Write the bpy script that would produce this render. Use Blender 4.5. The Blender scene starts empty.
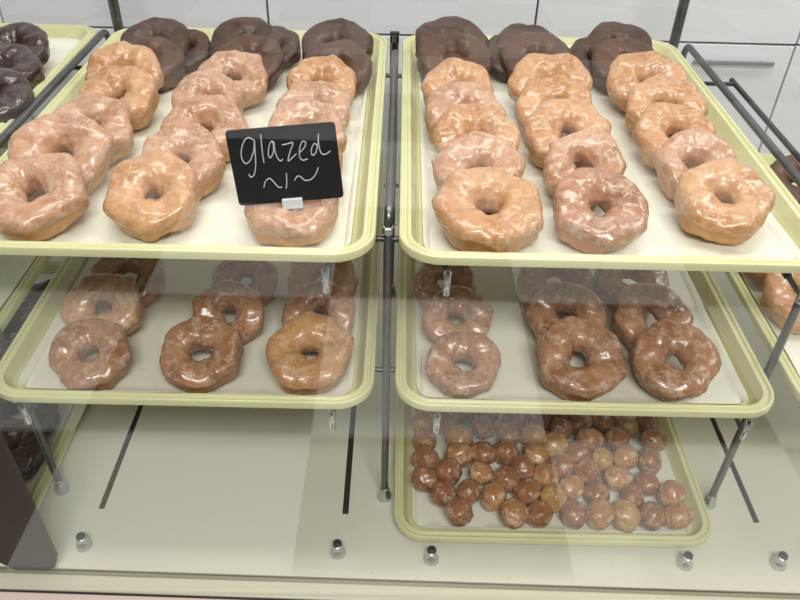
import bpy, bmesh, math, random
from mathutils import Vector, Matrix, noise
C = bpy.context.scene.collection
CZ = 1.314                      # eye height; every height below is CZ - (drop below the eye)

# ---------------------------------------------------------------- camera
cd = bpy.data.cameras.new('camera'); cam = bpy.data.objects.new('camera', cd); C.objects.link(cam)
cd.sensor_width = 36; cd.lens = 36 * 748.48 / 800; cd.clip_start = .02
r = Vector((0.999714, 0.009441, 0.021993)); u = Vector((-0.0231, 0.621079, 0.783407)); f = Vector((0.006264, 0.783691, -0.621119))
cam.matrix_world = Matrix(((r.x, u.x, -f.x, 0), (r.y, u.y, -f.y, 0), (r.z, u.z, -f.z, CZ), (0, 0, 0, 1)))
bpy.context.scene.camera = cam
# ---------------------------------------------------------------- light
w = bpy.data.worlds.new('world'); bpy.context.scene.world = w; w.use_nodes = True
w.node_tree.nodes['Background'].inputs[0].default_value = (.88, .94, 1, 1)
w.node_tree.nodes['Background'].inputs[1].default_value = .2
def area(name, loc, size, sy, power, col, target):
    l = bpy.data.lights.new(name, 'AREA'); l.shape = 'RECTANGLE'; l.size = size; l.size_y = sy; l.energy = power; l.color = col
    o = bpy.data.objects.new(name, l); C.objects.link(o); o.location = loc
    o.rotation_euler = (Vector(target) - Vector(loc)).to_track_quat('-Z', 'Y').to_euler()
    return o
area('ceiling_lamp_customer_side', (.2, -1.0, 2.8), 1.3, .6, 88, (1, .975, .925), (.2, -1.0, 0))
area('ceiling_lamp_counter', (-.1, .75, 2.7), 1.5, .35, 26, (1, .97, .92), (-.1, .8, 0))
area('ceiling_lamp_counter_right', (1.7, 1.0, 2.7), .6, .6, 20, (1, .97, .92), (1.2, 1.0, 0))
vs = bpy.context.scene.view_settings
vs.view_transform = 'Standard'; vs.look = 'None'; vs.gamma = 1; vs.use_curve_mapping = False
vs.exposure = -0.25

# ---------------------------------------------------------------- helpers
def lin(c): return tuple(((x / 255) / 12.92 if x / 255 <= .04045 else ((x / 255 + .055) / 1.055) ** 2.4) for x in c) + (1,)
def tag(o, label, cat, group=None, kind=None):
    if label: o['label'] = label
    if cat: o['category'] = cat
    if group: o['group'] = group
    if kind: o['kind'] = kind
    return o
def obj(name, bm, mat, parent=None, smooth=True):
    me = bpy.data.meshes.new(name); bmesh.ops.recalc_face_normals(bm, faces=bm.faces[:]); bm.to_mesh(me); bm.free()
    if mat: me.materials.append(mat)
    for p in me.polygons: p.use_smooth = smooth
    if smooth:
        try: me.set_sharp_from_angle(angle=math.radians(42))
        except Exception: pass
    o = bpy.data.objects.new(name, me); C.objects.link(o)
    if parent: o.parent = parent
    return o
def empty(name, loc, rot=(0, 0, 0)):
    o = bpy.data.objects.new(name, None); C.objects.link(o); o.location = loc; o.rotation_euler = rot; o.empty_display_size = .05
    return o
def box(bm, x0, x1, y0, y1, z0, z1, bev=0):
    b = bmesh.new(); bmesh.ops.create_cube(b, size=1)
    for v in b.verts: v.co = Vector((x0 + (v.co.x + .5) * (x1 - x0), y0 + (v.co.y + .5) * (y1 - y0), z0 + (v.co.z + .5) * (z1 - z0)))
    if bev: bmesh.ops.bevel(b, geom=b.edges[:], offset=bev, segments=2, affect='EDGES', profile=.5)
    m = bpy.data.meshes.new('t'); b.to_mesh(m); b.free(); bm.from_mesh(m); bpy.data.meshes.remove(m)
def lathe(bm, prof, c=(0, 0, 0), n=24):
    rings = [[bm.verts.new((c[0] + rr * math.cos(2 * math.pi * k / n), c[1] + rr * math.sin(2 * math.pi * k / n), c[2] + z)) for k in range(n)] for rr, z in prof]
    for a, b in zip(rings, rings[1:]):
        for k in range(n): bm.faces.new((a[k], a[(k + 1) % n], b[(k + 1) % n], b[k]))
    bm.faces.new(rings[0]); bm.faces.new(rings[-1])
def fillet(pts, rad, n=6):
    pts = [Vector(p) for p in pts]; out = [pts[0]]
    for a, b, c in zip(pts, pts[1:], pts[2:]):
        d1 = (a - b); d2 = (c - b); rr = min(rad, d1.length * .49, d2.length * .49)
        p0 = b + d1.normalized() * rr; p1 = b + d2.normalized() * rr
        for k in range(n + 1):
            t = k / n; out.append(p0 * (1 - t) ** 2 + b * 2 * t * (1 - t) + p1 * t * t)
    return out + [pts[-1]]
def tube(bm, pts, rad, n=12):
    pts = [Vector(p) for p in pts]; rings = []; up = None
    for i, p in enumerate(pts):
        t = (pts[min(i + 1, len(pts) - 1)] - pts[max(i - 1, 0)]).normalized()
        if up is None:
            up = t.orthogonal().normalized()
        up = (up - t * up.dot(t)).normalized(); s = t.cross(up)
        rr = rad[i] if isinstance(rad, (list, tuple)) else rad
        rings.append([bm.verts.new(p + (up * math.cos(2 * math.pi * k / n) + s * math.sin(2 * math.pi * k / n)) * rr) for k in range(n)])
    for a, b in zip(rings, rings[1:]):
        for k in range(n): bm.faces.new((a[k], a[(k + 1) % n], b[(k + 1) % n], b[k]))
    bm.faces.new(rings[0][::-1]); bm.faces.new(rings[-1])
def rrect(w, d, rad, n=8):
    out = []
    for cx, cy, a0 in ((w / 2 - rad, d / 2 - rad, 0), (-w / 2 + rad, d / 2 - rad, 90), (-w / 2 + rad, -d / 2 + rad, 180), (w / 2 - rad, -d / 2 + rad, 270)):
        for k in range(n + 1):
            a = math.radians(a0 + 90 * k / n); out.append((cx + rad * math.cos(a), cy + rad * math.sin(a)))
    return out

# ---------------------------------------------------------------- materials
class N:
    def __init__(s, name):
        s.m = bpy.data.materials.new(name); s.m.use_nodes = True; s.t = s.m.node_tree; s.b = s.t.nodes['Principled BSDF']
        s.co = s.n('ShaderNodeTexCoord').outputs['Object']
    def n(s, ty, **k):
        x = s.t.nodes.new(ty)
        for a, v in k.items(): setattr(x, a, v)
        return x
    def l(s, a, b): s.t.links.new(a, b)
    def noise(s, scale, detail=3, rough=.5, co=None):
        x = s.n('ShaderNodeTexNoise'); x.inputs['Scale'].default_value = scale; x.inputs['Detail'].default_value = detail; x.inputs['Roughness'].default_value = rough
        s.l(co or s.co, x.inputs['Vector']); return x.outputs['Fac']
    def ramp(s, fac, stops):
        x = s.n('ShaderNodeValToRGB'); e = x.color_ramp.elements
        while len(e) < len(stops): e.new(.5)
        for q, (p, c) in zip(e, stops): q.position = p; q.color = c if isinstance(c, tuple) else (c, c, c, 1)
        s.l(fac, x.inputs[0]); return x.outputs[0]
    def mix(s, fac, a, b, mode='MIX'):
        x = s.n('ShaderNodeMix', data_type='RGBA', blend_type=mode)
        for sock, v in ((x.inputs[0], fac), (x.inputs[6], a), (x.inputs[7], b)):
            if hasattr(v, 'links') or isinstance(v, bpy.types.NodeSocket): s.l(v, sock)
            else: sock.default_value = v
        return x.outputs[2]
    def bump(s, h, dist, strength=1):
        x = s.n('ShaderNodeBump'); x.inputs['Strength'].default_value = strength; x.inputs['Distance'].default_value = dist
        s.l(h, x.inputs['Height']); s.l(x.outputs[0], s.b.inputs['Normal'])
    def set(s, **k):
        for a, v in k.items():
            i = s.b.inputs[a.replace('_', ' ')]
            if isinstance(v, bpy.types.NodeSocket): s.l(v, i)
            else: i.default_value = v
        return s
def plain(name, c, rough=.5, metal=0, var=.06, scale=40, coat=0):
    k = N(name); base = lin(c); dark = tuple(x * (1 - var) for x in base[:3]) + (1,)
    k.set(Base_Color=k.mix(k.noise(scale), base, dark), Roughness=rough, Metallic=metal, Coat_Weight=coat)
    return k.m
M = {}
M['deck'] = None
k = N('cream_laminate'); n1 = k.noise(2.2, 4); n2 = k.noise(160, 2)
c0 = k.mix(n1, lin((226, 224, 210)), lin((214, 212, 196)))
k.set(Base_Color=k.mix(k.ramp(n2, [(.70, 0.), (.78, .35)]), c0, lin((140, 132, 105))), Roughness=.42); M['deck'] = k.m
M['trim'] = plain('cream_edge_trim', (214, 211, 190), .4)
M['gasket'] = plain('dark_gasket', (42, 36, 34), .6)
M['groove'] = plain('grey_green_channel', (150, 146, 124), .5)
M['slot'] = plain('slot_shade_black', (24, 22, 18), .8)  # near-black colour stands in for the shade down inside the deck slots
M['wall'] = plain('white_glazed_tile', (242, 243, 249), .3, var=.04, scale=3)
M['grout'] = plain('dark_grout', (70, 70, 76), .8)
M['steel'] = plain('brushed_steel', (120, 122, 124), .32, 1, .3, 60)
M['chrome'] = plain('worn_chrome', (205, 207, 210), .18, 1, .15, 90)
M['darksteel'] = plain('dark_plated_steel', (84, 85, 88), .3, .9, .3, 50)
M['handle'] = plain('grey_pull', (150, 151, 154), .4, .3)
M['rubber'] = plain('black_rubber', (22, 22, 22), .45)
k = N('pale_yellow_fibreglass'); n1 = k.noise(9, 4)
k.set(Base_Color=k.mix(n1, lin((219, 218, 170)), lin((207, 206, 158))), Roughness=.38, Coat_Weight=.15); k.bump(k.noise(220, 2), .0003, .3); M['tray'] = k.m
k = N('parchment_paper'); n1 = k.noise(6, 5); n3 = k.noise(30, 3)
c0 = k.mix(n1, lin((236, 236, 222)), lin((226, 225, 208)))
k.set(Base_Color=k.mix(k.ramp(n3, [(.62, 0.), (.72, .35)]), c0, lin((208, 203, 178))), Roughness=.5); k.bump(n3, .002, .4); M['paper'] = k.m
def dough(name, a, b, cc, rough=.55):
    k = N(name); n1 = k.noise(26, 4); n2 = k.noise(95, 3)
    ri = k.n('ShaderNodeObjectInfo').outputs['Random']
    c = k.mix(n1, lin(a), lin(b)); c = k.mix(k.ramp(n2, [(.5, 0.), (.75, .5)]), c, lin(cc))
    k.set(Base_Color=c, Roughness=rough, Coat_Weight=.25, Coat_Roughness=.25, Subsurface_Weight=.06, Subsurface_Scale=.005); k.b.inputs['Subsurface Radius'].default_value = (1, .5, .25)
    k.bump(n2, .0012, .5); return k.m
M['dough_gold'] = dough('golden_fried_dough', (200, 150, 96), (176, 124, 74), (226, 192, 142))
M['dough_brown'] = dough('deep_fried_dough', (184, 128, 82), (156, 102, 62), (212, 168, 122))
M['dough_dark'] = dough('dark_fried_dough', (120, 70, 40), (92, 50, 30), (150, 96, 60))
def glaze(name, a, b, white, amt, rough=.2, coat=.5):
    # thin dried sugar glaze: two tones, milky flakes and fine crazing
    k = N(name); rv = k.n('ShaderNodeObjectInfo').outputs['Random']
    n1 = k.noise(24, 5, .62); n2 = k.noise(75, 6, .7); n3 = k.noise(260, 3)
    c = k.mix(k.ramp(n1, [(.38, 0.), (.62, 1.)]), lin(a), lin(b))
    c = k.mix(k.ramp(n2, [(.48, 0.), (.64, amt)]), c, lin(white))
    v = k.n('ShaderNodeTexVoronoi', feature='DISTANCE_TO_EDGE'); v.inputs['Scale'].default_value = 62
    w2 = k.n('ShaderNodeVectorMath', operation='ADD'); nn = k.n('ShaderNodeTexNoise'); nn.inputs['Scale'].default_value = 50; k.l(k.co, nn.inputs['Vector'])
    sc = k.n('ShaderNodeVectorMath', operation='SCALE'); sc.inputs['Scale'].default_value = .03; k.l(nn.outputs['Color'], sc.inputs[0]); k.l(k.co, w2.inputs[0]); k.l(sc.outputs[0], w2.inputs[1]); k.l(w2.outputs[0], v.inputs['Vector'])
    cr = k.ramp(v.outputs['Distance'], [(.0, .45), (.05, 0.)]); cr = k.mix(k.ramp(n1, [(.5, 0.), (.6, 1.)]), (0, 0, 0, 1), cr)
    c = k.mix(cr, c, lin(white))
    rr = k.ramp(n2, [(.45, rough), (.68, rough + .22)])
    k.set(Base_Color=c, Roughness=rr, Coat_Weight=coat, Coat_Roughness=.13, Subsurface_Weight=.03, Subsurface_Scale=.004)
    k.b.inputs['Subsurface Radius'].default_value = (1, .6, .4)
    h = k.mix(.4, n2, n3); k.bump(h, .0024, .6); return k.m
M['glaze_pink'] = glaze('pinkish_sugar_glaze', (200, 156, 126), (174, 126, 92), (232, 208, 184), .4)
M['glaze_gold'] = glaze('golden_sugar_glaze', (204, 156, 112), (182, 128, 82), (236, 208, 172), .38)
M['glaze_brown'] = glaze('brown_sugar_glaze', (182, 134, 104), (150, 102, 70), (230, 204, 180), .45, .14, .6)
M['chocolate'] = glaze('chocolate_icing', (80, 52, 36), (62, 38, 25), (98, 70, 50), .3, .42, .12)
M['milk_chocolate'] = glaze('milk_chocolate_icing', (96, 64, 44), (76, 48, 32), (116, 84, 60), .3, .42, .12)
M['gloss_chocolate'] = glaze('glossy_chocolate_icing', (60, 38, 32), (48, 30, 25), (80, 56, 46), .3, .2, .5)
M['hole'] = glaze('brown_doughnut_hole_glaze', (168, 112, 74), (122, 72, 44), (226, 190, 158), .65, .2)
M['hole_tan'] = glaze('tan_doughnut_hole_glaze', (196, 142, 94), (146, 92, 54), (236, 206, 170), .7, .2)
M['hole_pale'] = glaze('pale_patched_doughnut_hole_glaze', (206, 164, 104), (150, 94, 56), (234, 210, 156), .6, .25)
M['board'] = plain('black_chalkboard', (14, 16, 19), .35, var=.2)
M['chalk'] = plain('white_chalk_ink', (196, 198, 200), .7)
M['clip'] = plain('white_plastic_clip', (226, 230, 236), .35)
M['darkwood'] = plain('dark_brown_board', (62, 44, 36), .45, var=.3, scale=18)
M['sill'] = plain('pinkish_beige_counter', (226, 205, 196), .3)
k = N('checkered_floor_tile'); ch = k.n('ShaderNodeTexChecker'); mp = k.n('ShaderNodeMapping')
k.l(k.co, mp.inputs[0]); k.l(mp.outputs[0], ch.inputs['Vector']); ch.inputs['Scale'].default_value = 1 / .553
mp.inputs['Location'].default_value = (.190 + .553 * 6, .122 + .553 * 6, .01)
ch.inputs['Color1'].default_value = lin((246, 245, 242)); ch.inputs['Color2'].default_value = lin((70, 64, 62))
k.set(Base_Color=ch.outputs[0], Roughness=.35); M['floor'] = k.m
# thin clear pane: see-through plus a mirror reflection that grows at grazing angles
g = bpy.data.materials.new('clear_case_glass'); g.use_nodes = True; t = g.node_tree; t.nodes.clear()
out = t.nodes.new('ShaderNodeOutputMaterial'); tr = t.nodes.new('ShaderNodeBsdfTransparent'); gl = t.nodes.new('ShaderNodeBsdfGlossy'); mx = t.nodes.new('ShaderNodeMixShader')
lw = t.nodes.new('ShaderNodeLayerWeight'); lw.inputs['Blend'].default_value = .5
pw = t.nodes.new('ShaderNodeMath'); pw.operation = 'POWER'; pw.inputs[1].default_value = 5
ml = t.nodes.new('ShaderNodeMath'); ml.operation = 'MULTIPLY_ADD'; ml.inputs[1].default_value = .95; ml.inputs[2].default_value = .045
tr.inputs[0].default_value = (.985, .99, .985, 1); gl.inputs['Roughness'].default_value = 0.0
t.links.new(lw.outputs['Facing'], pw.inputs[0]); t.links.new(pw.outputs[0], ml.inputs[0]); t.links.new(ml.outputs[0], mx.inputs[0])
t.links.new(tr.outputs[0], mx.inputs[1]); t.links.new(gl.outputs[0], mx.inputs[2]); t.links.new(mx.outputs[0], out.inputs[0]); M['glass'] = g

# ---------------------------------------------------------------- the setting
DZ = CZ - .9286                 # deck top
bm = bmesh.new(); box(bm, -3.5, 3.5, -4.5, 2.2, -.05, 0); tag(obj('floor', bm, M['floor'], smooth=False), None, None, kind='structure')
bm = bmesh.new(); box(bm, -3, 3, 1.456, 1.55, 0, 2.3); wall = tag(obj('wall_back', bm, M['grout'], smooth=False), None, None, kind='structure')
bm = bmesh.new()
for i in range(-5, 6):
    x0 = .2544 + .5088 * i
    for j, (z0, z1) in enumerate(((DZ + .001, CZ - .4964 - .0022), (CZ - .4964 + .0022, CZ - .4964 + .51), (CZ - .4964 + .5144, 2.3))):
        box(bm, x0 + .002, x0 + .5068, 1.4465, 1.457, z0, z1, .0012)
o = obj('wall_tiling', bm, M['wall'], wall, smooth=False)
# deck with long slots cut through it
bm = bmesh.new(); sx = [-.7, -.423, -.066, .3, .539, .9]; hw = .0045; ya, yb = .664, 1.22
box(bm, -2.4, 2.4, .561, ya, DZ - .0025, DZ); box(bm, -2.4, 2.4, yb, 1.4465, DZ - .0025, DZ)
ed = [-2.4] + [e for s in sx for e in (s - hw, s + hw)] + [2.4]
for a, b in zip(ed[::2], ed[1::2]): box(bm, a, b, ya, yb, DZ - .0025, DZ)
deck = tag(obj('display_case_deck', bm, M['deck'], smooth=False), None, None, kind='structure')
bm = bmesh.new(); box(bm, -2.4, 2.4, .60, 1.3, DZ - .03, DZ - .0035); obj('slot_backing', bm, M['slot'], deck, smooth=False)  # dark box under the deck, its colour painted as slot shade
bm = bmesh.new(); box(bm, -2.4, 2.4, .551, .561, DZ - .02, DZ - .006); obj('front_channel', bm, M['groove'], deck, smooth=False)
bm = bmesh.new(); box(bm, -2.4, 2.4, .528, .551, DZ - .02, DZ + .002, .0015); obj('edge_trim', bm, M['trim'], deck, smooth=False)
bm = bmesh.new(); box(bm, -2.4, 2.4,   .524, .5279, DZ - .02, DZ - .001); obj('gasket', bm, M['gasket'], deck, smooth=False)
bm = bmesh.new(); box(bm, -2.4, 2.4, .498, .5239, DZ - .04, DZ + .002, .002); obj('outer_sill', bm, M['sill'], deck, smooth=False)
bm = bmesh.new(); box(bm, -2.4, 2.4, .506, 1.4465, 0, DZ - .041); tag(obj('display_case_base', bm, M['trim'], smooth=False), None, None, kind='structure')
for q in [deck] + [c for c in deck.children]:
    for v in q.data.vertices:                         # the counter front runs slightly askew to the racks
        if v.co.y < .59: v.co.y -= .0139 * v.co.x
# front pane leans back a little at the top
bm = bmesh.new(); box(bm, -2.4, 2.4, 0, .005, 0, 1.15)
pane = tag(obj('window_1', bm, M['glass'], smooth=False), None, None, kind='structure'); pane.location = (0, .5315, DZ + .002); pane.rotation_euler = (-math.radians(1.2), 0, 0)

# ---------------------------------------------------------------- trays and their paper
TW, TL = .457, .66
PROF = [(.028, -.0250), (.0245, -.0245), (.0175, -.0110), (.0145, -.0098), (.002, -.0112), (.0002, -.0098), (0, -.0032), (.0009, -.0009), (.0028, 0), (.0048, -.0006),
        (.0062, -.0034), (.0078, -.0038), (.0094, -.0014), (.0112, -.0006), (.0132, -.0012), (.0152, -.0045), (.0215, -.0195), (.0245, -.0220), (.029, -.0226)]
def tray_mesh():
    bm = bmesh.new(); rings = []
    for ins, z in PROF:
        rings.append([bm.verts.new((x, y, z)) for x, y in rrect(TW - 2 * ins, TL - 2 * ins, max(.045 - ins, .004))])
    n = len(rings[0])
    for a, b in zip(rings, rings[1:]):
        for q in range(n): bm.faces.new((a[q], a[(q + 1) % n], b[(q + 1) % n], b[q]))
    bm.faces.new(rings[0][::-1]); bm.faces.new(rings[-1]); return bm
TRAY = None
def tray(xc, y0, drop, label, name='serving_tray'):
    global TRAY
    if TRAY is None: TRAY = o = obj(name, tray_mesh(), M['tray'])
    else: o = TRAY.copy(); C.objects.link(o)
    o.location = (xc, y0 + TL / 2, CZ - drop); return tag(o, label, 'tray', 'pale yellow serving trays')
def paper(xc, y0, drop, label, seed):
    bm = bmesh.new(); nx, ny = 44, 62; w, d = TW - .050, TL - .050; g = []
    for j in range(ny + 1):
        for i in range(nx + 1):
            a, b = i / nx * 2 - 1, j / ny * 2 - 1
            x, y = a * w / 2, b * d / 2
            e = min((1 - abs(a)) * w / 2, (1 - abs(b)) * d / 2)          # distance from the sheet edge
            wob = noise.noise(Vector((x * 9, y * 9, seed))) * .5 + .5
            lift = .0006 + .0004 * wob + max(0, 1 - e / .012) ** 2 * (.0035 + .007 * wob)
            ca = max(0, abs(a) * w / 2 - w / 2 + .022); cb = max(0, abs(b) * d / 2 - d / 2 + .022)
            rr = math.hypot(ca, cb)
            if rr > .020: x -= math.copysign(ca * (1 - .020 / rr), x); y -= math.copysign(cb * (1 - .020 / rr), y)
            g.append(bm.verts.new((x, y, -.0226 + lift)))
    for j in range(ny):
        for i in range(nx):
            q = j * (nx + 1) + i; bm.faces.new((g[q], g[q + 1], g[q + nx + 2], g[q + nx + 1]))
    o = obj('parchment_liner', bm, M['paper']); s = o.modifiers.new('thickness', 'SOLIDIFY'); s.thickness = .0004; s.offset = 1
    o.location = (xc, y0 + TL / 2, CZ - drop); return tag(o, label, 'paper liner', 'parchment liners in the trays')
H1, H2, H3 = .4335, .634, .9036
TR = [(.2303, .6179, H1, 'upper right'), (-.2507, .6179, H1, 'upper centre-left'), (-.7335, .6179, H1, 'upper far left'),
      (.2303, .604, H2, 'middle right'), (-.2515, .604, H2, 'middle centre-left'), (-.734, .604, H2, 'middle far left'), (.7135, .604, H2, 'middle far right'),
      (.2333, .6095, H3, 'bottom right'), (-.7325, .585, H3, 'bottom far left')]
TLAB = {'upper right': ('pale yellow tray on the top tier, right of the centre post', 'cream parchment under the doughnuts on the upper right tray'),
 'upper centre-left': ('pale yellow tray on the top tier with the chalkboard sign', 'cream parchment under the doughnuts behind and around the chalkboard sign'),
 'upper far left': ('pale yellow tray in the top left corner with glossy chocolate doughnuts', 'cream parchment on the top left corner tray of chocolate doughnuts'),
 'middle right': ('pale yellow tray on the middle tier, directly above the doughnut holes', 'cream parchment on the middle tier tray right of the centre post'),
 'middle centre-left': ('pale yellow tray on the middle tier, left of the centre post', 'cream parchment on the middle tier tray left of the centre post'),
 'middle far left': ('sliver of bare pale yellow tray at the left edge, middle tier', 'bare cream parchment on the middle tier tray at the left edge'),
 'middle far right': ('pale yellow tray cut off by the right edge, middle tier', 'cream parchment on the middle tier tray cut off by the right edge'),
 'bottom right': ('pale yellow tray on the deck, filled with doughnut holes', 'cream parchment under the doughnut holes'),
 'bottom far left': ('pale yellow tray on the deck behind the brown board, lower left', 'cream parchment on the deck tray behind the brown board')}
for i, (x, y, h, nm) in enumerate(TR):
    tray(x, y, h, TLAB[nm][0]); paper(x, y, h, TLAB[nm][1], i * 7.3)

# ---------------------------------------------------------------- wire display rack
rack = empty('display_rack', (0, .7, DZ)); rack.location = (0, 0, 0)
tag(rack, 'dark metal tiered display rack holding the doughnut trays above the deck', 'rack')
PX = [-.4905, -.0095, .4765]; FY, BY = .6947, 1.262
for i, px in enumerate(PX):
    side = 1 if i == 2 else 0
    bm = bmesh.new(); zt = CZ - H1 + .003; BE = 1.19 if i == 1 else BY - .012
    tube(bm, fillet([(px, FY, DZ + .004), (px, FY, zt), (px, BE, zt), (px, BE, DZ + .004)], .022), .0052, 14)
    obj('frame_tube', bm, M['steel'], rack)
    for y in (FY, BE):
        bm = bmesh.new(); lathe(bm, [(.006, 0), (.0105, .001), (.0108, .005), (.0085, .012), (.007, .022), (.0062, .024), (.0055, .0245)], (px, y, DZ + .0002)); obj('foot', bm, M['chrome'], rack)
    bm = bmesh.new(); lathe(bm, [(.0055, 0), (.0072, .001), (.0072, .009), (.0055, .010)], (px, FY, zt - .026)); obj('collar', bm, M['chrome'], rack)
    # rear uprights: tall at both ends, a short slotted one in the middle
    if i != 1:
        bm = bmesh.new(); tube(bm, [(px - (.009 if i == 2 else -.008), BY + .022, DZ + .001), (px - (.009 if i == 2 else -.008), BY + .022, CZ + .12)], .0085, 16); obj('rear_upright', bm, M['steel'], rack)
    else:
        bm = bmesh.new(); xr, yr = px - .002, BY + .008
        box(bm, xr - .0075, xr - .004, yr, yr + .008, DZ + .001, zt - .006); box(bm, xr + .004, xr + .0075, yr, yr + .008, DZ + .001, zt - .006)
        box(bm, xr - .0075, xr + .0075, yr, yr + .008, zt - .018, zt - .004); up = obj('rear_upright', bm, M['chrome'], rack, smooth=False)
        bm = bmesh.new(); box(bm, xr - .0039, xr + .0039, yr + .004, yr + .0075, DZ + .001, zt - .0182); obj('slot', bm, M['rubber'], up, smooth=False)
        bm = bmesh.new(); box(bm, xr - .008, xr + .008, yr - .0005, yr + .0085, zt - .0038, zt - .0008, .001); obj('end_cap', bm, M['rubber'], up, smooth=False)
    for h in (H1, H2):
        zr = CZ - h - .0255 - .0045
        for s in (-1, 1):
            if i == 0 and s == -1 and h == H1: pass
            bm = bmesh.new(); x = px + s * .0615
            tube(bm, fillet([(x, .640, zr), (x, 1.18, zr)], .02), .0042, 10); obj('shelf_rod', bm, M['darksteel'], rack)
            # bent front end carries the short tray stop
            bm = bmesh.new(); yf = .6065 if h == H1 else .5985
            tube(bm, fillet([(x, .650, zr), (x, yf, zr), (x, yf, zr - .002)], .002), .003, 8); obj('stop_arm', bm, M['steel'], rack)
            bm = bmesh.new(); lathe(bm, [(.0036, 0), (.0042, .001), (.0042, .027), (.0036, .028)], (x, yf - .0004, zr - .008), 16); st = obj('tray_stop', bm, M['chrome'], rack)
            bm = bmesh.new(); lathe(bm, [(.0026, 0), (.0026, .0006)], (x, yf - .0004, zr + .0202), 12); obj('bore', bm, M['rubber'], st)
            for y in (FY, 1.165):
                dz = -.012 if y == FY else -.0
                bm = bmesh.new(); px2 = px + s * .004
                if y == FY: pts = fillet([(x, y - .02, zr - .004), (x - s * .004, y - .008, zr - .022), (x - s * .028, y - .002, zr - .026), (px2, y, zr - .004)], .014)
                else: pts = [(x, y, zr - .001), (px2, y, zr - .001)]
                if y == FY and i < 2: pts = [(x, y, zr - .001), (px2, y, zr - .001)]
                if i == 2 and s == 1 and y == FY: bm.free(); continue
                tube(bm, pts, .0036, 10); obj('cross_rod', bm, M['darksteel'], rack)
# the free shelf rod pair to the right of the top tier is the same frame without a tray

# pegs standing on the deck
PEG = None
for x, y, lab in ((-.426, .602, 'short silver peg with a black top on the deck, leftmost of the row'),
                  (-.072, .599, 'short silver peg with a black top on the bare deck before the long middle slot'),
                  (.058, .592, 'short silver peg with a black top before the left end of the doughnut hole tray'),
                  (.411, .592, 'short silver peg with a black top before the right end of the doughnut hole tray'),
                  (.543, .595, 'short silver peg with a black top on the deck, rightmost of the row')):
    if PEG is None:
        bm = bmesh.new(); lathe(bm, [(.0088, 0), (.0108, .001), (.0108, .004), (.0085, .010), (.0068, .013), (.0066, .021), (.0056, .0218)]); PEG = obj('deck_peg', bm, M['chrome'])
        bm = bmesh.new(); lathe(bm, [(.0060, .0219), (.0060, .0245), (.0050, .0252)], n=18); CAP = obj('cap', bm, M['rubber'], PEG); o = PEG
    else:
        o = PEG.copy(); C.objects.link(o); c = CAP.copy(); C.objects.link(c); c.parent = o
    o.location = (x, y, DZ + .0003); tag(o, lab, 'peg', 'pegs along the deck front')

# long grey pull on the wall
bm = bmesh.new(); box(bm, .570, .729, 1.436, 1.441, CZ - .531 - .004, CZ - .531 + .004, .001)
ph = obj('pull_handle', bm, M['handle'], smooth=False); tag(ph, 'thin grey horizontal pull bar on the white tiled wall at the right', 'handle')
for xm in (.60, .70):
    bm = bmesh.new(); box(bm, xm, xm + .005, 1.4405, 1.4465, CZ - .534, CZ - .528); obj('mount', bm, M['handle'], ph, smooth=False)

# dark brown upright board in the lower left corner, its bottom corners cut
bm = bmesh.new(); bl, br_, hh = -.526, -.4440, .34
out = [(bl, hh), (br_, hh), (br_, .028), (br_ - .006, .010), (br_ - .018, 0), (bl + .02, 0), (bl, .022)]
va = [bm.verts.new((x, .5625, DZ + .0005 + z)) for x, z in out]; vb = [bm.verts.new((x, .5700, DZ + .0005 + z)) for x, z in out]
bm.faces.new(va); bm.faces.new(vb[::-1])
for q in range(len(out)): bm.faces.new((va[q], vb[q], vb[(q + 1) % len(out)], va[(q + 1) % len(out)]))
tag(obj('divider_board', bm, M['darkwood'], smooth=False), 'dark brown upright board with cut corners standing on the deck in the lower left corner', 'board')

# ---------------------------------------------------------------- doughnuts
def ring_geom(seed, R=.056, squash=1.0):
    rnd = random.Random(seed); k = rnd.choice((5, 6, 7)); ph = rnd.random() * 6.28; amp = rnd.uniform(.018, .04)
    ell = rnd.uniform(-.03, .03); pe = rnd.random() * 6.28; hole = .0122 + rnd.uniform(-.002, .0015); b0 = rnd.uniform(.0185, .0205) * squash
    facets = [rnd.uniform(.92, 1.0) for _ in range(k)]
    def P(th, fi, off=0):
        s = ((th + ph) / (2 * math.pi) * k) % 1; idx = int(((th + ph) / (2 * math.pi) * k) % k)
        poly = math.cos(math.pi / k) / math.cos((s - .5) * 2 * math.pi / k)
        fa = facets[idx]; fb = facets[(idx + 1) % k]; fc = fa + (fb - fa) * (s * s * (3 - 2 * s))
        Ro = R * (1 + (.35 if seed >= 13 else .52) * (poly - 1) * (1 if k < 7 else 1.3) + .02) * (.5 + .5 * fc) * (1 + ell * math.cos(2 * (th - pe))) * (1 + amp * .35 * math.sin(2 * th + ph))
        ri = hole * (1 + .14 * math.sin(2 * th + pe) + .1 * math.sin(3 * th + ph))
        a = (Ro - ri) / 2; rc = ri + a
        c, s2 = math.cos(fi), math.sin(fi)
        e = .62
        cc = math.copysign(abs(c) ** (e if c > 0 else .95), c); ss = math.copysign(abs(s2) ** .8, s2)
        b = b0 * (1 + .08 * math.sin(3 * th + pe) + .06 * math.sin(k * th + ph))
        rad = rc + (a + off) * cc; z = (b + off) * ss * (1 if c > 0 or s2 < 0 else 1 - .12 * c * c)
        if c > 0: rad *= 1 - .075 * (1 - ss) / 2
        if c > 0: rad -= .0016 * math.exp(-(s2 / .22) ** 2)                 # seam around the side
        v = Vector((rad * math.cos(th), rad * math.sin(th), z))
        n1 = noise.noise(v * 42 + Vector((seed * 3.1, 0, 0))); n2 = noise.noise(v * 120 + Vector((0, seed * 1.7, 0)))
        v += Vector((math.cos(th) * c, math.sin(th) * c, s2)) * (n1 * .0034 + n2 * .0014)
        return v
    return P
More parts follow.
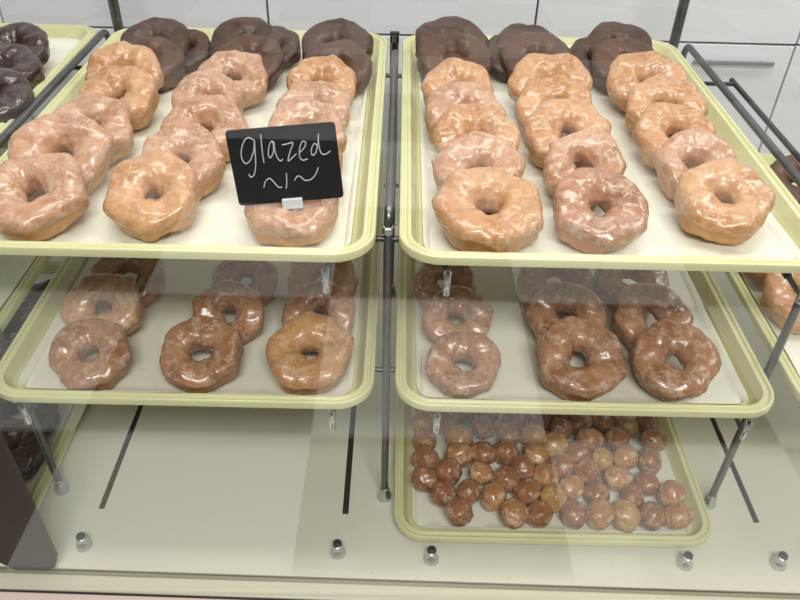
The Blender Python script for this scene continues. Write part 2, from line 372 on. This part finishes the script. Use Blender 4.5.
def torus(P, nt=84, nf=36, f0=0, f1=2 * math.pi, off=0, closed=True, edge=None):
    bm = bmesh.new(); rings = []
    for i in range(nt):
        th = 2 * math.pi * i / nt; row = []
        for j in range(nf + (0 if closed else 1)):
            fi = f0 + (f1 - f0) * j / nf; o = off
            if not closed:
                dr = .45 * noise.noise(Vector((math.cos(th) * 2.2, math.sin(th) * 2.2, off * 900 + 3)))
                fi = f0 + dr + (f1 - f0 - dr) * j / nf
                o = off * min(1, min(j, nf - j) / 2.5) - (.0006 if j in (0, nf) else 0)
            row.append(bm.verts.new(P(th, fi, o)))
        rings.append(row)
    m = len(rings[0])
    for i in range(nt):
        a, b = rings[i], rings[(i + 1) % nt]
        for j in range(m if closed else m - 1): bm.faces.new((a[j], b[j], b[(j + 1) % m], a[(j + 1) % m]))
    return bm
def proto(seed, name, body, top, topname, f0=.12, off=.0010):
    P = ring_geom(seed); o = obj(name, torus(P), body)
    c = obj(topname, torus(P, 84, 30, f0, math.pi + .5, off, False), top, o)
    for q in (o, c):
        for p in q.data.polygons: p.use_smooth = True
        a = q.data.attributes.get('sharp_edge')
        if a: q.data.attributes.remove(a)
    o.hide_render = True; c.hide_render = True; return o
KIND = {}
def kinds(key, seeds, *a, **k): KIND[key] = [proto(s, *a, **k) for s in seeds]
kinds('pink', (1, 2, 3, 4), 'glazed_doughnut', M['dough_gold'], M['glaze_pink'], 'glaze')
kinds('gold', (5, 6, 7, 8), 'glazed_doughnut', M['dough_gold'], M['glaze_gold'], 'glaze')
kinds('brown', (9, 10, 11, 12), 'glazed_doughnut', M['dough_brown'], M['glaze_brown'], 'glaze')
kinds('choc', (13, 14, 15), 'chocolate_doughnut', M['dough_brown'], M['chocolate'], 'chocolate_icing', f0=-.75, off=.0018)
kinds('gloss', (19, 20), 'chocolate_doughnut', M['dough_brown'], M['gloss_chocolate'], 'chocolate_icing', f0=-.75, off=.0018)
kinds('milk', (16, 17, 18), 'chocolate_doughnut', M['dough_brown'], M['milk_chocolate'], 'chocolate_icing', f0=-.75, off=.0018)
LOOK = {'pink': 'pinkish glazed ring doughnut', 'gold': 'golden glazed ring doughnut', 'brown': 'brown glazed ring doughnut'}
USED = set(); CNT = {}
def place(kind, x, y, floor, R, tilt, yaw, spin, label, group):
    i = CNT.get(kind, 0); CNT[kind] = i + 1; src = KIND[kind][i % len(KIND[kind])]
    if src.name in USED:
        o = src.copy(); C.objects.link(o)
        for c in src.children:
            d = c.copy(); C.objects.link(d); d.parent = o; d.hide_render = False
    else:
        o = src; USED.add(src.name)
        for c in o.children: c.hide_render = False
    o.hide_render = False
    s = R / .0555
    m = Matrix.Rotation(math.radians(yaw), 4, 'Z') @ Matrix.Rotation(math.radians(tilt), 4, 'X') @ Matrix.Rotation(math.radians(spin), 4, 'Z')
    o.rotation_euler = m.to_euler(); o.scale = (s, s, s * (.85 if 'choc' in kind or kind == 'milk' else .97))
    S = m @ Matrix.Diagonal((s, s, o.scale[2], 1))
    lo = min((S @ v.co).z for v in o.data.vertices)
    for c in o.children: lo = min(lo, min((S @ v.co).z for v in c.data.vertices))
    o.location = (x, y, floor - lo + .0002); tag(o, label, 'doughnut', group); return o
ROWS = [
    ('A', 0, -0.3888, 0.6948, 0.0592, 19),
    ('A', 1, -0.3888, 0.7773, 0.0603, 27),
    ('A', 2, -0.3805, 0.8543, 0.0562, 21),
    ('A', 3, -0.3761, 0.9472, 0.0554, 22),
    ('A', 4, -0.3913, 1.0304, 0.0548, 25),
    ('Ac', 0, -0.3732, 1.0527, 0.0472, 20),
    ('Ac', 1, -0.3798, 1.1312, 0.0484, 22),
    ('Ac', 2, -0.3373, 1.1429, 0.0427, 22),
    ('B', 0, -0.2643, 0.7028, 0.056, 19),
    ('B', 1, -0.2517, 0.7819, 0.0539, 24),
    ('B', 2, -0.243, 0.8626, 0.0554, 23),
    ('B', 3, -0.255, 0.9441, 0.0526, 26),
    ('B', 4, -0.2362, 1.0211, 0.0529, 25),
    ('Bc', 0, -0.2262, 1.0627, 0.0491, 20),
    ('Bc', 1, -0.2426, 1.141, 0.0503, 22),
    ('Bc', 2, -0.1983, 1.1618, 0.0402, 22),
    ('C', 0, -0.1145, 0.6949, 0.0564, 14),
    ('C', 1, -0.1149, 0.7719, 0.055, 22),
    ('C', 2, -0.1164, 0.8489, 0.0557, 25),
    ('C', 3, -0.1108, 0.9259, 0.0517, 26),
    ('C', 4, -0.1103, 1.0029, 0.0522, 25),
    ('Cc', 0, -0.0924, 1.0486, 0.0486, 20),
    ('Cc', 1, -0.1007, 1.1382, 0.0517, 22),
    ('D', 0, 0.0974, 0.6914, 0.0621, 10),
    ('D', 1, 0.0922, 0.7684, 0.0554, 25),
    ('D', 2, 0.0963, 0.8454, 0.0555, 29),
    ('D', 3, 0.084, 0.9224, 0.0566, 23),
    ('D', 4, 0.0805, 0.9994, 0.0549, 25),
    ('Dc', 0, 0.0813, 1.0913, 0.0561, 20),
    ('Dc', 1, 0.0782, 1.1553, 0.0586, 22),
    ('E', 0, 0.2178, 0.6983, 0.0549, 19),
    ('E', 1, 0.2157, 0.787, 0.0518, 30),
    ('E', 2, 0.2108, 0.864, 0.0561, 27),
    ('E', 3, 0.2055, 0.941, 0.0546, 25),
    ('E', 4, 0.2096, 1.018, 0.0594, 25),
    ('Ec', 0, 0.2078, 1.108, 0.0538, 20),
    ('Ec', 1, 0.1997, 1.164, 0.0512, 22),
    ('Ec', 2, 0.1675, 1.153, 0.0462, 22),
    ('F', 0, 0.3585, 0.7196, 0.0566, 19),
    ('F', 1, 0.3529, 0.7966, 0.0522, 30),
    ('F', 2, 0.3481, 0.8736, 0.0546, 22),
    ('F', 3, 0.3564, 0.9517, 0.0558, 23),
    ('F', 4, 0.3531, 1.0349, 0.0594, 25),
    ('Fc', 0, 0.342, 1.093, 0.0547, 20),
    ('Fc', 1, 0.345, 1.1744, 0.0532, 22),
    ('Fc', 2, 0.3034, 1.154, 0.0462, 22),
    ('G', 0, -0.3676, 0.6695, 0.0511, 19),
    ('G', 1, -0.3753, 0.7471, 0.0534, 29),
    ('G', 2, -0.366, 0.8241, 0.0525, 25),
    ('H', 0, -0.2336, 0.6706, 0.0524, 19),
    ('H', 1, -0.2145, 0.7476, 0.0477, 30),
    ('H', 2, -0.2068, 0.8246, 0.0465, 25),
    ('I', 0, -0.1027, 0.6742, 0.0567, 19),
    ('I', 1, -0.0983, 0.7512, 0.0499, 26),
    ('I', 2, -0.1005, 0.8282, 0.0532, 25),
    ('J', 0, 0.0848, 0.6667, 0.0478, 19),
    ('J', 1, 0.0803, 0.748, 0.0472, 28),
    ('J', 2, 0.0679, 0.825, 0.0474, 25),
    ('K', 0, 0.227, 0.675, 0.0576, 19),
    ('K', 1, 0.2225, 0.752, 0.0527, 27),
    ('K', 2, 0.2191, 0.829, 0.056, 25),
    ('L', 0, 0.3426, 0.677, 0.0557, 19),
    ('L', 1, 0.3344, 0.754, 0.054, 26),
    ('L', 2, 0.3253, 0.831, 0.0546, 25),
    ('M', 0, -0.5834, 1.1192, 0.048, 20),
    ('M', 1, -0.5642, 1.0323, 0.0465, 20),
    ('M', 2, -0.5416, 0.9424, 0.046, 20),
    ('N', 0, -0.5895, 0.8105, 0.0724, 10),
    ('N', 1, -0.5776, 0.734, 0.0597, 10),
    ('N', 2, -0.6559, 1.0918, 0.056, 10),
    ('N', 3, -0.6831, 1.005, 0.0622, 10),
    ('O', 0, 0.6771, 1.1234, 0.0587, 25),
    ('O', 1, 0.5563, 0.8112, 0.0621, 25),
    ('O', 2, 0.5514, 0.911, 0.061, 25),

]
ORD = ['front', 'second', 'third', 'fourth', 'fifth']
ROWN = {'A': ('left', 'upper left tray'), 'B': ('middle', 'upper left tray'), 'C': ('right', 'upper left tray'), 'D': ('left', 'upper right tray'), 'E': ('middle', 'upper right tray'), 'F': ('right', 'upper right tray'),
        'G': ('left', 'middle tier left tray'), 'H': ('middle', 'middle tier left tray'), 'I': ('right', 'middle tier left tray'), 'J': ('left', 'middle tier right tray'), 'K': ('middle', 'middle tier right tray'), 'L': ('right', 'middle tier right tray')}
KM = {'A': ['pink', 'pink', 'pink', 'gold', 'gold'], 'B': ['gold', 'pink', 'pink', 'pink', 'pink'], 'C': ['pink', 'gold', 'pink', 'pink', 'gold'],
      'D': ['gold', 'pink', 'gold', 'pink', 'gold'], 'E': ['brown', 'pink', 'gold', 'gold', 'gold'], 'F': ['gold', 'pink', 'gold', 'gold', 'gold'],
      'G': ['brown', 'pink', 'brown'], 'H': ['brown', 'brown', 'brown'], 'I': ['gold', 'brown', 'pink'], 'J': ['brown', 'brown', 'brown'], 'K': ['brown', 'brown', 'brown'], 'L': ['brown', 'brown', 'brown']}
rnd = random.Random(5)
for key, i, x, y, R, t in ROWS:
    yaw = rnd.uniform(-9, 9); spin = rnd.uniform(0, 360); kk = key[0]
    if len(key) == 2:
        row, tr_ = ROWN[kk]
        kd = ('milk', 'choc', 'choc')[i]; y += (.036, .020, .016)[i] - (.012 if kk in 'DEF' else 0)
        lab = ('milk chocolate doughnut behind the last glazed one, %s row, %s', 'dark chocolate doughnut at the very back of the %s row, %s', 'dark chocolate doughnut peeking out beside the back end of the %s row, %s')[i] % (row, tr_)
        place(kd, x, y, CZ - H1 - .0216, R * (1.12, 1.14, 1.05)[i] * (.93 if kk in 'DEF' else 1), t, yaw, spin, lab, 'chocolate doughnuts at the back of the top trays')
    elif kk in ROWN:
        row, tr_ = ROWN[kk]; kd = KM[kk][i]; h = H1 if kk < 'G' else H2
        if kk == 'C' and i == 0: lab = 'pale glazed ring doughnut lying in front under the chalkboard sign'
        else: lab = '%s, %s, %s row of the %s' % (LOOK[kd], 'frontmost' if i == 0 else ORD[i] + ' from the front', row, tr_)
        place(kd, x, y, CZ - h - .0216, R, t, yaw, spin, lab, 'glazed doughnuts on the %s' % tr_)
    elif kk == 'M':
        place('gloss', x, y, CZ - H1 - .0216, .052, t, yaw, spin, 'glossy chocolate doughnut on the top left corner tray, ' + ('rearmost of three', 'middle of three', 'nearest of three')[i], 'chocolate doughnuts on the far left trays')
    elif kk == 'N':
        place('gloss', x, y, CZ - H3 - .0216, (.064, .058, .055, .055)[i], t, yaw, spin, 'dark chocolate doughnut, lower left deck tray, ' + ('under the middle tray corner', 'nearest, behind the brown board', 'seen highest through the tray gap', 'at the left edge through the tray gap')[i], 'chocolate doughnuts on the far left trays')
    elif kk == 'O':
        kd = ('milk', 'gold', 'gold')[i]
        place(kd, x, y, CZ - H2 - .0216, .057, t, yaw, spin, ('chocolate doughnut, far right tray back', 'golden glazed doughnut cut off by the right edge beside the rack post', 'golden glazed doughnut mostly hidden behind the front rim of the upper right tray')[i], 'doughnuts on the far right tray')
for ks in KIND.values():
    for o in ks:
        if o.name not in USED:
            for c in list(o.children): bpy.data.objects.remove(c)
            bpy.data.objects.remove(o)

# ---------------------------------------------------------------- doughnut holes
HOLES = [(0.0551, 0.8608), (0.0508, 0.8237), (0.0508, 0.7863), (0.0511, 0.7491), (0.0856, 0.7256), (0.0508, 0.7119), (0.0771, 0.6858), (0.0988, 0.6555), (0.0889, 0.83), (0.1057, 0.7962), (0.1033, 0.7587), (0.1403, 0.7642), (0.1203, 0.8505), (0.1458, 0.8185), (0.1582, 0.8539), (0.1982, 0.838), (0.1837, 0.8035), (0.1776, 0.7666), (0.2392, 0.8399), (0.2241, 0.8038), (0.1998, 0.7366), (0.1361, 0.727), (0.1142, 0.6897), (0.1505, 0.682), (0.1709, 0.7132), (0.1766, 0.6555), (0.2138, 0.6555), (0.2026, 0.6919), (0.2328, 0.7195), (0.2233, 0.7656), (0.275, 0.8555), (0.3055, 0.8324), (0.3429, 0.8356), (0.3797, 0.8284), (0.4158, 0.8384), (0.2708, 0.8182), (0.3146, 0.796), (0.3567, 0.7978), (0.4158, 0.7974), (0.2896, 0.7678), (0.325, 0.756), (0.3621, 0.7607), (0.3995, 0.7584), (0.2559, 0.7839), (0.2621, 0.7425), (0.2973, 0.7297), (0.3425, 0.7229), (0.3846, 0.7138), (0.2689, 0.7053), (0.3043, 0.6929), (0.3568, 0.6884), (0.4158, 0.6929), (0.4137, 0.6555), (0.2642, 0.6555), (0.3015, 0.6555), (0.3389, 0.6555), (0.3763, 0.6555), (0.239, 0.6829), (0.07, 0.98), (0.15, 0.985), (0.25, 0.99), (0.34, 0.985)]
def ball(seed):
    rnd = random.Random(seed); bm = bmesh.new(); bmesh.ops.create_icosphere(bm, subdivisions=4, radius=1)
    e = (rnd.uniform(.95, 1.12), rnd.uniform(.88, 1.0), rnd.uniform(.86, .98))
    for v in bm.verts:
        d = v.co.copy(); n1 = noise.noise(d * 1.4 + Vector((seed, 0, 0))); n2 = noise.noise(d * 4 + Vector((0, seed, 0)))
        seam = -.07 * math.exp(-((d.z + .15 * n1) / .09) ** 2)
        v.co = Vector((d.x * e[0], d.y * e[1], d.z * e[2])) * (1 + .14 * n1 + .06 * n2 + seam) * .0203
    return bm
BALLS = [[], [], []]
for s in range(6):
    for m, mm in ((0, M['hole']), (1, M['hole_pale']), (2, M['hole_tan'])):
        me = bpy.data.meshes.new('doughnut_hole'); b = ball(s + 1); b.to_mesh(me); b.free(); me.materials.append(mm)
        for p in me.polygons: p.use_smooth = True
        BALLS[m].append(me)
rows = {}
for x, y in HOLES: rows.setdefault(round((y - .6555) / .0365), []).append((x, y))
NUM = ['first', 'second', 'third', 'fourth', 'fifth', 'sixth', 'seventh', 'eighth', 'ninth', 'tenth', 'eleventh', 'twelfth']
PALE = {5, 33, 41, 12}
q = 0
for rk in sorted(rows):
    for n_, (x, y) in enumerate(sorted(rows[rk])):
        pale = q in PALE; me = BALLS[1 if pale else (2 if q % 3 == 1 else 0)][q % 6]; o = bpy.data.objects.new('doughnut_hole', me); C.objects.link(o)
        o.rotation_euler = (rnd.uniform(-.5, .5), rnd.uniform(-.5, .5), rnd.uniform(0, 6.28)); s = rnd.uniform(.93, 1.08); o.scale = (s, s, s)
        S = o.rotation_euler.to_matrix() * s; lo = min((S @ v.co).z for v in me.vertices)
        o.location = (x, y, CZ - H3 - .0216 - lo + .0002)
        rowname = 'front row' if rk == 0 else NUM[min(rk, 11)] + ' row from front'
        tag(o, '%s doughnut hole, %s from left, %s, bottom tray' % ('pale patched' if pale else ('tan' if q % 3 == 1 else 'brown'), NUM[n_], rowname), 'doughnut hole', 'doughnut holes on the bottom tray'); q += 1

# ---------------------------------------------------------------- chalkboard price sign
SW, SH = .1090, .0800
sign = empty('price_sign', (-.1100, .672, CZ - H1 - .0216 + .050), (math.radians(-8), math.radians(-5.2), math.radians(3)))
tag(sign, 'black chalkboard sign reading glazed in white handwriting above the front doughnut', 'sign')
bm = bmesh.new(); pts = rrect(SW, SH, .004, 5)
va = [bm.verts.new((x, -.001, z + SH / 2)) for x, z in pts]; vb = [bm.verts.new((x, .001, z + SH / 2)) for x, z in pts]
bm.faces.new(va); bm.faces.new(vb[::-1])
for j in range(len(pts)): bm.faces.new((va[j], vb[j], vb[(j + 1) % len(pts)], va[(j + 1) % len(pts)]))
obj('board', bm, M['board'], sign, smooth=False)
TLc, TRc, BLc = (70, 110), (690, 70), (135, 540)
def sl(px, py):
    # photo-crop coordinates of a pen stroke -> board coordinates
    ax, ay = TRc[0] - TLc[0], TRc[1] - TLc[1]; bx, by = BLc[0] - TLc[0], BLc[1] - TLc[1]; dx, dy = px - TLc[0], py - TLc[1]
    det = ax * by - ay * bx; a = (dx * by - dy * bx) / det; b = (ax * dy - ay * dx) / det
    return Vector((-SW / 2 + a * SW * .97, -.0013, SH * (1 - b)))
def smoothline(P):
    out = []
    for i in range(len(P) - 1):
        p0, p1, p2, p3 = P[max(i - 1, 0)], P[i], P[i + 1], P[min(i + 2, len(P) - 1)]
        for k in range(5):
            t = k / 5; out.append(.5 * ((2 * p1) + (-p0 + p2) * t + (2 * p0 - 5 * p1 + 4 * p2 - p3) * t * t + (-p0 + 3 * p1 - 3 * p2 + p3) * t ** 3))
    return out + [P[-1]]
STROKES = [[(238, 162), (208, 148), (182, 165), (163, 215), (163, 262), (185, 292), (214, 272), (236, 215), (241, 160), (243, 230), (244, 300), (233, 355), (212, 370), (200, 352)],
 [(279, 130), (284, 210), (293, 288)], [(352, 195), (345, 168), (328, 190), (320, 238), (332, 262), (350, 228), (354, 172), (360, 225), (375, 265), (392, 280), (405, 270)],
 [(402, 190), (430, 186), (466, 180), (450, 225), (436, 280), (462, 262), (486, 240)], [(505, 235), (530, 210), (541, 182), (522, 172), (506, 208), (505, 258), (525, 278), (553, 270)],
 [(612, 205), (592, 185), (575, 215), (578, 248), (598, 240), (612, 190), (615, 132), (617, 190), (632, 238), (658, 246), (686, 228)],
 [(288, 432), (300, 395), (325, 380), (350, 402), (375, 430), (398, 432)], [(425, 350), (427, 395), (423, 440)], [(475, 392), (490, 370), (510, 372), (535, 393), (570, 390), (600, 360), (616, 320)]]
for st in STROKES:
    bm = bmesh.new(); tube(bm, smoothline([sl(*p) for p in st]), .0006, 8); obj('chalk_stroke', bm, M['chalk'], sign)
bm = bmesh.new(); box(bm, -.0095, .0115, -.0045, .0035, -.007, .004, .0008); obj('clip', bm, M['clip'], sign, smooth=False)
bm = bmesh.new(); tube(bm, [(.001, 0, -.007), (.001, 0, -.016)], .0014, 8); obj('stem', bm, M['clip'], sign)
